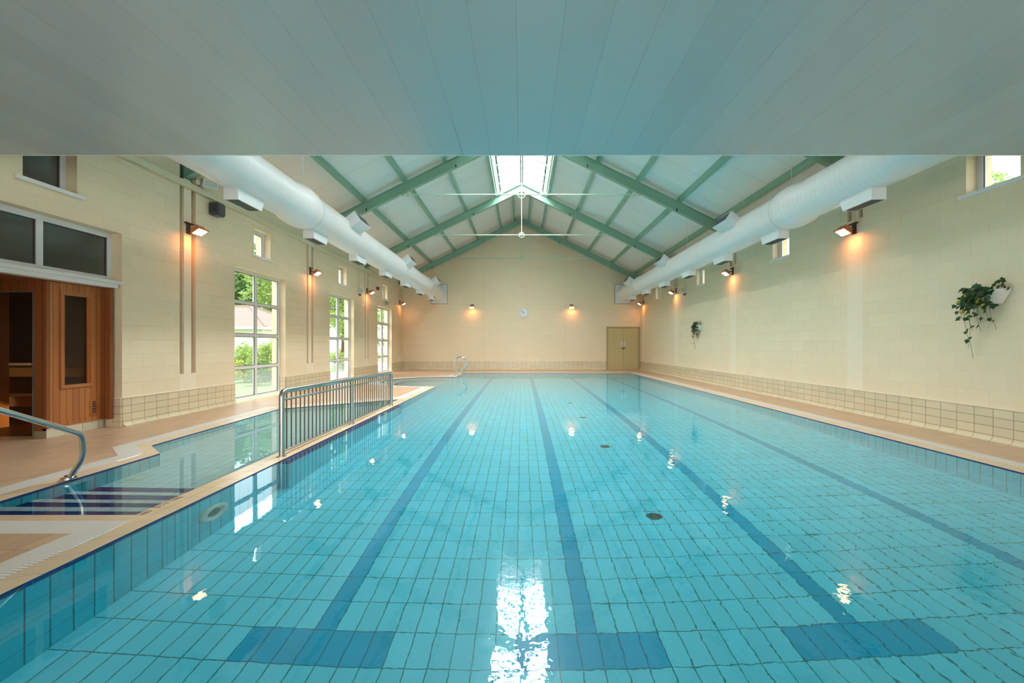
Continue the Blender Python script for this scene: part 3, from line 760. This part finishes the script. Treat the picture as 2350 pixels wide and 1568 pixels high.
# ------------------------------------------------------------------ floodlights
m_lens=emit('halogen_lens_glow',(1,.70,.36),14)
def flood(loc,rz,label,power):
    t=thing('wall_floodlight',loc,label,'floodlight','orange floodlights on the walls')
    R=Matrix.Rotation(rz,4,'Z')
    # local: wall is at x=0, lamp reaches to +x; built at the origin then turned
    org=Vector(loc)
    T=Matrix.Translation(org)@R
    A=T@Matrix.Translation((.22,0,.0))@Matrix.Rotation(radians(-34),4,'Y')   # lens plane tipped to the room
    b=MB(); b.box(-.075,.075,-.10,.10,.02,.09,0,A); b.box(-.095,.095,-.135,.135,-.0,.02,0,A)
    for k in range(5): b.box(-.06+.03*k-.004,-.06+.03*k+.004,-.09,.09,.09,.115,0,A)
    b.build('housing',m_orange,t)
    b=MB(); b.box(-.072,.072,-.11,.11,-.006,-.0005,0,A); b.build('lens',m_lens,t)
    b=MB(); b.box(.002,.014,-.05,.05,-.03,.17,0,T); b.box(.014,.13,-.012,.012,.06,.085,0,T); b.box(.002,.05,-.10,.10,.155,.175,0,T); b.build('bracket',m_bracket,t)
    ld=bpy.data.lights.new('floodlight_lamp','AREA'); ld.shape='RECTANGLE'; ld.size=.14; ld.size_y=.21; ld.energy=power; ld.color=(1,.28,.065)
    lo=bpy.data.objects.new('floodlight_lamp',ld); COL.objects.link(lo); lo.parent=t
    lo.matrix_basis=Matrix.Translation(org).inverted()@T@Matrix.Translation((.20,0,-.07))@Matrix.Rotation(radians(14),4,'Y')
    return t
LP=3.8
ln=['glowing floodlight on the left wall nearest the sauna','glowing floodlight on the left wall between the two tall windows','glowing floodlight on the left wall between tall window and glazed door','glowing floodlight on the left wall near the far corner']
rn=['glowing floodlight on the right wall nearest the camera','second glowing floodlight along the right wall, behind the near one','third glowing floodlight along the right wall, past the small ivy','glowing floodlight on the right wall near the double door corner']
for i,y in enumerate(FRAMES):
    flood((-HW+.003,y+.01,3.36),0,ln[i],LP)
    flood((HW-.003,y+.02,3.36),pi,rn[i],LP)
flood((-2.58,YE-.003,3.22),-pi/2,'glowing floodlight on the end wall left of the clock',LP)
flood((2.6,YE-.003,3.22),-pi/2,'glowing floodlight on the end wall right of the clock',LP)

# ------------------------------------------------------------------ clock
cxk,cz=.114,2.97
t=thing('wall_clock',(cxk,YE-.01,cz),'round white wall clock in the middle of the end wall','clock')
b=MB(); b.disc((cxk,YE-.002,cz),(0,-1,0),.25,.03,48); b.build('face',m_white,t)
b=MB(); b.ring((cxk,YE-.03,cz),(0,1,0),.25,.025,48,10); b.build('rim',m_upvc,t)
for L_,a,w_ in ((.13,radians(152),.012),(.19,radians(142),.009)):
    d=Vector((cos(a),0,sin(a))); n_=Vector((-sin(a),0,cos(a))); c0=Vector((cxk,YE-.034,cz))
    b=MB(); p=[c0-d*.03-n_*w_,c0+d*L_-n_*w_*.6,c0+d*L_+n_*w_*.6,c0-d*.03+n_*w_]; b.hexa([q+Vector((0,-.003,0)) for q in p],p); b.build('hand',m_black,t)
def text(s,size,loc,rot,mat,parent,name,ext=.001):
    cu=bpy.data.curves.new(name,'FONT'); cu.body=s; cu.size=size; cu.align_x='CENTER'; cu.align_y='CENTER'; cu.extrude=ext
    o=bpy.data.objects.new(name+'_t',cu); COL.objects.link(o)
    dg=bpy.context.evaluated_depsgraph_get(); me=bpy.data.meshes.new_from_object(o.evaluated_get(dg)); bpy.data.objects.remove(o)
    M_=Matrix.Translation(Vector(loc)-ORG[parent.name])@rot; me.transform(M_)
    me.materials.clear(); me.materials.append(mat)
    o=bpy.data.objects.new(name,me); COL.objects.link(o); o.parent=parent; ORG[o.name]=ORG[parent.name]; return o
RX=Matrix.Rotation(pi/2,4,'X')
def word(s_,size,step,loc,d,rot,mat,parent,name):
    for i,ch in enumerate(s_):
        if ch!=' ': text(ch,size,Vector(loc)+Vector(d)*(step*(i-(len(s_)-1)/2)),rot,mat,parent,name)
m_mark=plain('faded_tile_lettering',(.22,.15,.10),.5)
m_num=plain('grey_numerals',(.25,.25,.26),.5)
for h in range(1,13):
    a=pi/2-h*pi/6
    word(str(h),.055,.03,(cxk+.185*cos(a),YE-.0335,cz+.185*sin(a)),(1,0,0),RX,m_num,t,'numeral')

# ------------------------------------------------------------------ left-wall trunking and small devices
b=MB(); b.box(-HW+.002,-HW+.06,5.0,YE-.002,4.17,4.28)
o=b.build('cable_trunking',m_trunk,None,(-HW,14,4.2)); tag(o,'cream cable trunking running along the top of the left wall','cable trunking')
def device(name,label,cat,y,z,dy,dz,dx,mat,sgn=-1,extra=None):
    t=thing(name,(sgn*(HW-.002),y,z),label,cat)
    x0,x1=sorted((sgn*(HW-.002),sgn*(HW-dx)))
    b=MB(); b.box(x0,x1,y-dy/2,y+dy/2,z-dz/2,z+dz/2); o=b.build('body',mat,t)
    bm=bmesh.new(); bm.from_mesh(o.data); bmesh.ops.bevel(bm,geom=bm.edges[:],offset=min(dx,dy,dz)*.12,segments=2,affect='EDGES'); bm.to_mesh(o.data); bm.free()
    return t
t=device('wall_speaker','dark grey box speaker on the left wall below the trunking','speaker',8.95,3.98,.24,.26,.20,m_grey)
b=MB(); b.box(-HW+.04,-HW+.17,8.82,8.829,3.90,4.06); b.build('front_grille',m_louv,t)
t=thing('horn_speaker',(-HW+.06,8.62,4.28),'small white angled speaker above the trunking on the left wall','speaker')
b=MB(); A=Matrix.Translation((-HW+.15,8.62,4.385))@Matrix.Rotation(radians(-25),4,'Z')@Matrix.Rotation(radians(18),4,'Y')
b.hexa([A@Vector(p) for p in ((-.07,-.11,-.05),(-.07,.11,-.05),(-.07,.11,.05),(-.07,-.11,.05))],[A@Vector(p) for p in ((.09,-.14,-.08),(.09,.14,-.08),(.09,.14,.08),(.09,-.14,.08))]); b.build('horn',m_white,t)
b=MB(); b.box(-HW+.02,-HW+.08,8.58,8.66,4.283,4.40); b.build('bracket',m_white,t)
b=MB(); b.hexa([A@Vector(p) for p in ((.091,-.12,-.065),(.091,.12,-.065),(.091,.12,.065),(.091,-.12,.065))],[A@Vector(p) for p in ((.094,-.12,-.065),(.094,.12,-.065),(.094,.12,.065),(.094,-.12,.065))]); b.build('mesh',m_lgrey,t)
b=MB(); b.tube([(-HW+.03,8.42,4.33),(-HW+.12,8.40,4.33)],.045,20); o=b.build('junction_box',m_trunk,None,(-HW+.06,8.4,4.283)); tag(o,'round cream junction box on the trunking beside the first column','junction box')
def thermo(sgn,y,label):
    t=device('wall_thermostat',label,'control box',y,3.33,.22,.22,.09,m_lgrey,sgn)
    b=MB(); x=sgn*(HW-.02); b.tube([(x,y,3.445),(x,y,4.16 if sgn<0 else 4.5)],.012,8); b.build('conduit',m_trunk,t)
    b=MB(); x0,x1=sorted((sgn*(HW-.006),sgn*(HW-.07))); b.box(x0,x1,y-.06,y+.06,3.16,3.219); b.build('cable_gland',m_grey,t)
    b=MB(); x0,x1=sorted((sgn*(HW-.0905),sgn*(HW-.094))); b.box(x0,x1,y-.03,y+.03,3.33,3.38); b.build('dial',m_grey,t)
thermo(-1,17.05,'pale control box with conduit high on the left wall')
thermo(1,16.9,'pale control box below the duct on the right wall')
t=device('wall_alarm','small dark red alarm sounder high on the left wall','alarm',19.15,3.70,.2,.14,.08,m_red)
b=MB(); b.box(-HW+.0805,-HW+.084,19.11,19.19,3.67,3.73); b.build('face',m_black,t)
t=thing('exit_sign',(-HW+.002,20.4,3.18),'small green and white exit sign above the glazed door','sign')
b=MB(); b.box(-HW+.002,-HW+.05,20.12,20.68,3.09,3.26); b.build('case',m_lgrey,t)
b=MB(); b.box(-HW+.0505,-HW+.053,20.14,20.66,3.105,3.245); b.build('face',m_dgreen,t)
# running figure, door and arrow of the pictogram
b=MB(); X=-HW+.0545
b.box(X-.001,X,20.37,20.46,3.115,3.235); b.box(X-.001,X,20.50,20.56,3.15,3.165); b.box(X-.001,X,20.51,20.54,3.165,3.20); b.box(X-.001,X,20.515,20.54,3.205,3.225); b.box(X-.001,X,20.48,20.52,3.118,3.15); b.box(X-.001,X,20.54,20.58,3.118,3.15)
b.box(X-.001,X,20.20,20.32,3.165,3.185); b.add([(X,20.17,3.175),(X,20.22,3.205),(X,20.22,3.145)],[(0,1,2)])
b.build('pictogram',m_white,t)

# conduits to the lamps on the right-hand piers
for i,y in enumerate(FRAMES):
    b=MB(); b.tube([(HW-.016,y+.02,3.54),(HW-.016,y+.02,4.33)],.013,8); o=b.build('lamp_conduit',m_trunk,None,(HW,y,3.9))
    tag(o,['cream conduit above the nearest right wall floodlight','cream conduit above the second right wall floodlight','cream conduit above the third right wall floodlight','cream conduit above the farthest right wall floodlight'][i],'conduit','lamp conduits on the right wall')

# ------------------------------------------------------------------ stair handrail, barrier rail, ladder
t=thing('stair_handrail',(-4.25,4.2,0),'stainless steel tube handrail sloping down beside the pool steps','handrail')
b=MB(); P=rounded([(-4.13,2.55,1.22),(-4.13,3.54,.745),(-4.13,4.20,.425),(-4.14,4.22,.20),(-4.26,4.205,.004)],.07,6)
b.tube(P,.025,18); b.build('rail',m_steel,t)
b=MB(); b.tube([(-4.265,4.205,.004),(-4.265,4.205,.014)],.06,28); b.tube([(-4.265,4.205,.014),(-4.262,4.205,.03)],.035,24); b.build('flange',m_steel,t)
RXc=-2.755; ya,yb,ym=5.13,9.45,7.25
def rz(y): return .735-.05*(y-ya)/(yb-ya)
t=thing('barrier_railing',(RXc,7.2,-.0135),'grey steel barrier railing with thin bars between the two pools','railing')
b=MB(); b.tube(rounded([(RXc,ya,-.013),(RXc,ya,rz(ya)),(RXc,yb,rz(yb)),(RXc,yb,-.013)],.09,6),.031,16); b.build('top_rail',m_satin,t)
b=MB(); b.tube([(RXc,ym,-.013),(RXc,ym,rz(ym)-.01)],.028,16); b.build('post',m_satin,t)
b=MB(); b.tube([(RXc,ya+.02,rz(ya)-.105),(RXc,yb-.02,rz(yb)-.10)],.013,10); b.build('mid_rail',m_satin,t)
b=MB(); b.tube([(RXc,ya+.02,.035),(RXc,yb-.02,.035)],.013,10); b.build('bottom_rail',m_satin,t)
for y in (ya,ym,yb):
    b=MB(); b.tube([(RXc,y,-.0132),(RXc,y,-.004)],.05,24); b.build('base_flange',m_satin,t)
bal=None; nb=39
for k in range(nb):
    y=ya+(yb-ya)*(k+1)/(nb+1)
    if abs(y-ym)<.04: continue
    b=MB(); b.tube([(RXc,y,.036),(RXc,y,rz(y)-.012)],.0085,8); b.build('baluster',m_bar,t)
t=thing('pool_ladder',(-2.75,18.9,0),'chrome pool ladder handrails at the far left corner of the pool','ladder')
for y in (18.62,19.08):
    pts=[(-2.78,y,.002)]
    pts+=[(-2.78,y,.5),(-2.77,y,.62)]
    b=MB(); P=rounded([(-2.78,y,.003),(-2.78,y,.77),(-2.40,y,.77),(-2.30,y,.40),(-2.545,y,.17),(-2.545,y,-.75)],.20,8)
    b.tube(P,.021,14); b.build('handrail',m_steel,t)
    b=MB(); b.tube([(-2.78,y,.003),(-2.78,y,.012)],.05,20); b.build('flange',m_steel,t)
for z in (-.25,-.5,-.72):
    b=MB(); b.box(-2.585,-2.505,18.64,19.06,z,z+.03); b.build('rung',m_steel,t)

# depth writing on the divider tiles
t=thing('depth_marking',(-2.86,3.56,-.0133),'dark lettering on the pale divider tiles next to the steps','marking')
word('NO DIVING',.06,.045,(-2.86,3.56,-.0125),(0,1,0),Matrix.Rotation(pi/2,4,'Z'),m_mark,t,'letter')

# ------------------------------------------------------------------ ivy in wall pots
def ivy(y,label,scale,seed):
    rnd=random.Random(seed)
    t=thing('wall_planter',(HW-.06,y,1.86),label,'hanging plant','ivy wall planters')
    b=MB(); n=20     # half-round bowl on the wall
    ringz=[(1.80,.07),(1.86,.105),(1.95,.15),(1.985,.16),(1.985,.14),(1.95,.13)]
    prev=None
    for z,r in ringz:
        rg=[Vector((HW-.004-r*.95*sin(pi*i/n),y-r*cos(pi*i/n)*1.15,z)) for i in range(n+1)]
        if prev: b.add(prev+rg,[(i,i+1,n+2+i,n+1+i) for i in range(n)],0,True)
        prev=rg
    b.add(prev,[tuple(range(n+1))]); b.add([Vector((HW-.004-.07*.95*sin(pi*i/n),y-.07*cos(pi*i/n)*1.15,1.80)) for i in range(n+1)],[tuple(range(n+1))])
    b.build('pot',m_pot,t)
    lf=MB(); lfy=MB(); stm=MB()
    shape=[(0,0),(.32,-.16),(.40,.12),(.62,.30),(.33,.42),(.22,.62),(0,1.0),(-.22,.62),(-.33,.42),(-.62,.30),(-.40,.12),(-.32,-.16)]
    def leaf(p,size,mb_):
        out=Vector((-1,rnd.uniform(-.7,.7),rnd.uniform(-.2,.9))).normalized()
        dn=Vector((rnd.uniform(-.2,.1),rnd.uniform(-.9,.9),-1)); dn=(dn-out*dn.dot(out)).normalized(); sd=dn.cross(out)
        vs=[p+dn*(b_*size)+sd*(a_*size)+out*(-abs(a_)*.25*size) for a_,b_ in shape]+[p+dn*.35*size+out*.05*size]
        mb_.add(vs,[(i,(i+1)%12,12) for i in range(12)])
    strands=[]
    for k in range(9):
        y1=y+rnd.uniform(-.05,.42)*scale; ze=1.95-rnd.uniform(.15,.55)*scale
        strands.append((y1,ze))
    strands += [(y+.27*scale,1.08),(y+.32*scale,1.22),(y+.12*scale,1.45)]
    for y1,ze in strands:
        p0=Vector((HW-.08,y+rnd.uniform(-.06,.1),1.99)); p1=Vector((HW-.2-rnd.uniform(0,.06),(y+y1)/2+.03,2.03)); p2=Vector((HW-.12,y1,1.80)); p3=Vector((HW-.05-rnd.uniform(0,.04),y1+rnd.uniform(-.05,.05),ze))
        P=[]
        for i in range(15):
            s=i/14; P.append(p0*(1-s)**3+p1*3*s*(1-s)**2+p2*3*s*s*(1-s)+p3*s**3)
        P=[q+Vector((-abs(.012*sin(i*1.3+y1*9)),.018*sin(i*.9+ze*20),0)) for i,q in enumerate(P)]
        stm.tube(P,.0022,5)
        ln_=sum((P[i+1]-P[i]).length for i in range(14)); cnt=int(ln_/.034)
        for i in range(cnt):
            s=i/cnt
            if s>.72 and rnd.random()<.45: continue
            q=P[int(s*14)]+Vector((rnd.uniform(-.05,.0),rnd.uniform(-.05,.05),rnd.uniform(-.03,.03)))
            q.x=min(q.x,HW-.03)
            leaf(q,rnd.uniform(.045,.085)*(1-.35*s),lfy if (rnd.random()<.10 and .35<s<.7) else lf)
    for i in range(46):
        q=Vector((HW-.05-rnd.uniform(0,.16),y+rnd.uniform(-.06,.32)*scale,1.99+rnd.uniform(-.22,.10))); leaf(q,rnd.uniform(.05,.09),lf)
    for i in range(9):
        q=Vector((HW-.05-rnd.uniform(0,.05),y+rnd.uniform(-.22,.05)*scale,2.02+rnd.uniform(-.04,.10))); leaf(q,rnd.uniform(.05,.08),lf)
    tag(lf.build('foliage',m_ivy,t)); 
    if lfy.f: o=lfy.build('yellow_leaves',m_ivyy,t); o['label']='yellowed ivy leaves'
    stm.build('stems',m_stem,t)
ivy(5.83,'large trailing ivy in a white wall pot on the right wall near the camera',1.0,3)
ivy(15.5,'smaller looking trailing ivy in a white wall pot far along the right wall',.9,11)

# ------------------------------------------------------------------ outside
mb=MB(); mb.box(-90,-6.6,-20,90,-.35,-.12); struct(mb.build('ground_lawn',m_lawn))
mb=MB(); mb.box(6.6,70,-20,60,-.35,-.12); struct(mb.build('ground_grass',m_lawn))
mb=MB(); mb.box(-9.2,-6.61,17.0,40,-.119,-.06); struct(mb.build('path_paving',m_path))
mb=MB(); mb.prism([(-9.2,24),(-9.2,33),(-18,45),(-22,40)],'z',-.118,-.07); struct(mb.build('path_branch',m_path))
def tree(name,label,x,y,h,rx,mat,trunk=True,n=3600,seed=1,lz=.25,group='trees and shrubs outside',cat='tree',leaf=0.132,zr=None):
    rnd=random.Random(seed); t=thing(name,(x,y,-.12),label,cat,group)
    z0=h*lz; zc=(h+z0)/2; rzz=(h-z0)/2
    f=MB()
    cl=[(Vector((max(-.6,min(.6,rnd.gauss(0,.42)))*rx,max(-.6,min(.6,rnd.gauss(0,.42)))*rx,zc+rnd.uniform(-.8,.8)*rzz)),rnd.uniform(.26,.40)*rx) for _ in range(22)]
    for i in range(n):
        c,r=cl[i%len(cl)]
        d=Vector((rnd.gauss(0,1),rnd.gauss(0,1),rnd.gauss(0,1))).normalized()*r*rnd.uniform(.6,1.05)
        p=c+d+Vector((x,y,-.12)); p.z=max(p.z,.0)
        a=Vector((rnd.gauss(0,1),rnd.gauss(0,1),rnd.gauss(0,.6))).normalized(); b=a.cross(Vector((rnd.gauss(0,1),rnd.gauss(0,1),rnd.gauss(0,1)))).normalized()
        L=leaf*rnd.uniform(.6,1.3)
        f.add([p-a*L,p+b*L*.5,p+a*L,p-b*L*.5],[(0,1,2,3)])
    f.build('foliage',mat,t)
    b=MB(); r0=max(.05,rx*.06) if cat=='tree' else .016; zz=(zc-.12)*(1 if cat=='tree' else .7)
    b.tube([(x,y,-.12),(x+.02*rx,y,zz*.4),(x-.04*rx,y+.05,zz)],r0,10,radii=[r0*1.3,r0,r0*.5])
    for k in range(6):
        a=k*1.05; b.tube([(x,y,zz*.55+.08*k),(x+.35*rx*cos(a),y+.35*rx*sin(a),zz*.8+.15*k)],r0*.4,6,radii=[r0*.45,r0*.2])
    b.build('trunk' if cat=='tree' else 'stems',m_bark,t)
tree('broad_tree','broad green tree behind the house, seen through the near tall window',-36,58,14,5.5,m_leaf_d,n=6240,seed=2,leaf=0.300)
tree('broad_tree','tall pale tree farthest behind the house roof, outside the near tall window',-47,70,17,6,m_leaf_l,n=4320,seed=5,leaf=0.300)
tree('broad_tree','green tree standing right behind the house, outside the near tall window',-27,49.6,11,3.5,m_leaf_l,n=4320,seed=6,leaf=0.240)
tree('garden_shrub','large bright green shrub in front of the white house',-10.3,18.4,1.6,.78,m_leaf_l,n=3600,seed=3,lz=.05,cat='shrub',leaf=0.054)
tree('garden_shrub','second bright green shrub beside the large one before the house',-12.0,19.3,1.45,.75,m_leaf_l,n=3120,seed=13,lz=.05,cat='shrub',leaf=0.054)
tree('garden_shrub','low dark green shrub just outside the near tall window',-9.0,15.3,.85,.5,m_leaf_d,n=1920,seed=8,lz=.03,cat='shrub',leaf=0.048)
tree('garden_shrub','low yellow flowering shrub just outside the near tall window',-8.9,16.4,.75,.45,m_leaf_y,n=1920,seed=9,lz=.03,cat='shrub',leaf=0.048)
tree('garden_shrub','small yellow green shrub left of the low dark one outside the near window',-10.3,16.6,.8,.5,m_leaf_y,n=1920,seed=19,lz=.03,cat='shrub',leaf=0.048)
tree('willow_tree','drooping willow tree seen through the second tall window',-11.2,28,6.6,2.0,m_leaf_l,n=6240,seed=4,lz=.22,leaf=0.120)
tree('garden_shrub','green shrub by the path outside the second tall window',-9.6,24.0,1.0,.7,m_leaf_l,n=2160,seed=10,lz=.02,cat='shrub',leaf=0.054)
tree('garden_shrub','yellow green shrub beyond the path outside the second tall window',-12.2,31.5,1.5,.9,m_leaf_y,n=2160,seed=14,lz=.02,cat='shrub',leaf=0.060)
tree('willow_tree','green tree seen through the glazed double door',-10.8,37,6,1.8,m_leaf_l,n=3840,seed=12,lz=.12,leaf=0.120)
tree('broad_tree','bright green tree outside the nearest high window on the right',18.6,17.2,8.2,1.7,m_leaf_l,n=3840,seed=15,lz=.4,leaf=0.120)
tree('broad_tree','green tree outside the second high window on the right',20,33.5,7.8,2.0,m_leaf_l,n=2880,seed=16,lz=.4,leaf=0.132)
# bungalow
h=thing('house',(-21,37,-.12),'white bungalow with a brown hipped tile roof outside the near tall window','house')
hx0,hx1,hy0,hy1=-29,-19.1,33,42
b=MB(); b.box(hx0,hx1,hy0,hy1,-.12,2.55); b.build('walls',m_render,h)
b=MB(); o_=.5; e0,e1,f0,f1=hx0-o_,hx1+o_,hy0-o_,hy1+o_; zt=4.5
r1,r2=(-26,37.4,zt),(-22.7,37.4,zt)
b.add([(e0,f0,2.6),(e1,f0,2.6),(e1,f1,2.6),(e0,f1,2.6),r1,r2],[(0,1,5,4),(1,2,5),(2,3,4,5),(3,0,4),(3,2,1,0)]); b.build('roof',m_rooft,h)
b=MB(); b.box(e0-.05,e1+.08,f0-.08,f0+.05,2.45,2.62); b.box(e1-.05,e1+.08,f0+.05,f1+.08,2.45,2.62); b.build('gutter',m_white,h)
b=MB(); b.tube(rounded([(e1-.1,f0+.0,2.45),(e1-.5,f0+.35,2.2),(hx1+.06,hy0-.06,2.0),(hx1+.06,hy0-.06,-.1)],.1,4),.05,10); b.build('downpipe',m_white,h)
b=MB()
for p,q in (((e0,f0,2.6),r1),((e1,f0,2.6),r2),((e1,f1,2.6),r2),(r1,r2)): b.tube([(p[0],p[1],p[2]+.03),(q[0],q[1],q[2]+.03)],.09,8)
b.build('ridge_tiles',m_rooft,h)

# ------------------------------------------------------------------ light
wd=bpy.data.worlds.new('overcast_sky'); S.world=wd; wd.use_nodes=True
t=wd.node_tree; t.nodes.clear()
ow=N(t,'ShaderNodeOutputWorld'); bg=N(t,'ShaderNodeBackground')
tc=N(t,'ShaderNodeTexCoord'); sp_=N(t,'ShaderNodeSeparateXYZ'); t.links.new(tc.outputs['Generated'],sp_.inputs[0])
nz=noise(t,tc.outputs['Generated'],2.5,5)
t.links.new(mixc(t,nz,(.86,.93,1.0),(1,1,1)),bg.inputs[0]); bg.inputs[1].default_value=3.4
t.links.new(bg.outputs[0],ow.inputs[0])
def area(name,loc,rot,sx,sy,power,col,spread=180):
    ld=bpy.data.lights.new(name,'AREA'); ld.shape='RECTANGLE'; ld.size=sx; ld.size_y=sy; ld.energy=power; ld.color=col; ld.spread=radians(spread)
    o=bpy.data.objects.new(name,ld); COL.objects.link(o); o.location=loc; o.rotation_euler=rot; return o
area('skylight_daylight',(0,(SY0+SY1)/2,8.5),(0,0,0),1.9,SY1-SY0,1750,(.95,.98,1),132)
area('skylight_daylight',(0,(SY0+SY1)/2,8.6),(0,0,0),1.9,SY1-SY0,760,(.97,.99,1))
area('garden_daylight',(-9.6,15.5,6.2),(0,-radians(48),0),3.0,15,900,(1,.99,.96))
for sg in (-1,1):
    for c in CEN[(1 if sg<0 else 0):]: pass
area('rear_fill_light',(0,Y0-.4,1.5),(pi/2,0,0),9.6,2.4,170,(1,.98,.95))  # added fill lamp behind the camera, brightens the foreground
pl=bpy.data.lights.new('sauna_lamp','POINT'); pl.energy=30; pl.color=(1,.5,.15); pl.shadow_soft_size=.08
po=bpy.data.objects.new('sauna_lamp',pl); COL.objects.link(po); po.location=(-7.3,7.25,.25)

# ------------------------------------------------------------------ camera
cd=bpy.data.cameras.new('camera'); co=bpy.data.objects.new('camera',cd); COL.objects.link(co)
co.location=(0,0,EYE); co.rotation_euler=(pi/2,0,0)
cd.sensor_width=36; cd.lens=36*F/2350; cd.shift_x=(1175-1197)/2350; cd.shift_y=(793-784)/2350
cd.clip_start=.05; cd.clip_end=300
S.camera=co
S.view_settings.view_transform='Standard'; S.view_settings.look='None'; S.view_settings.gamma=1; S.view_settings.use_curve_mapping=False
S.view_settings.exposure=-0.06
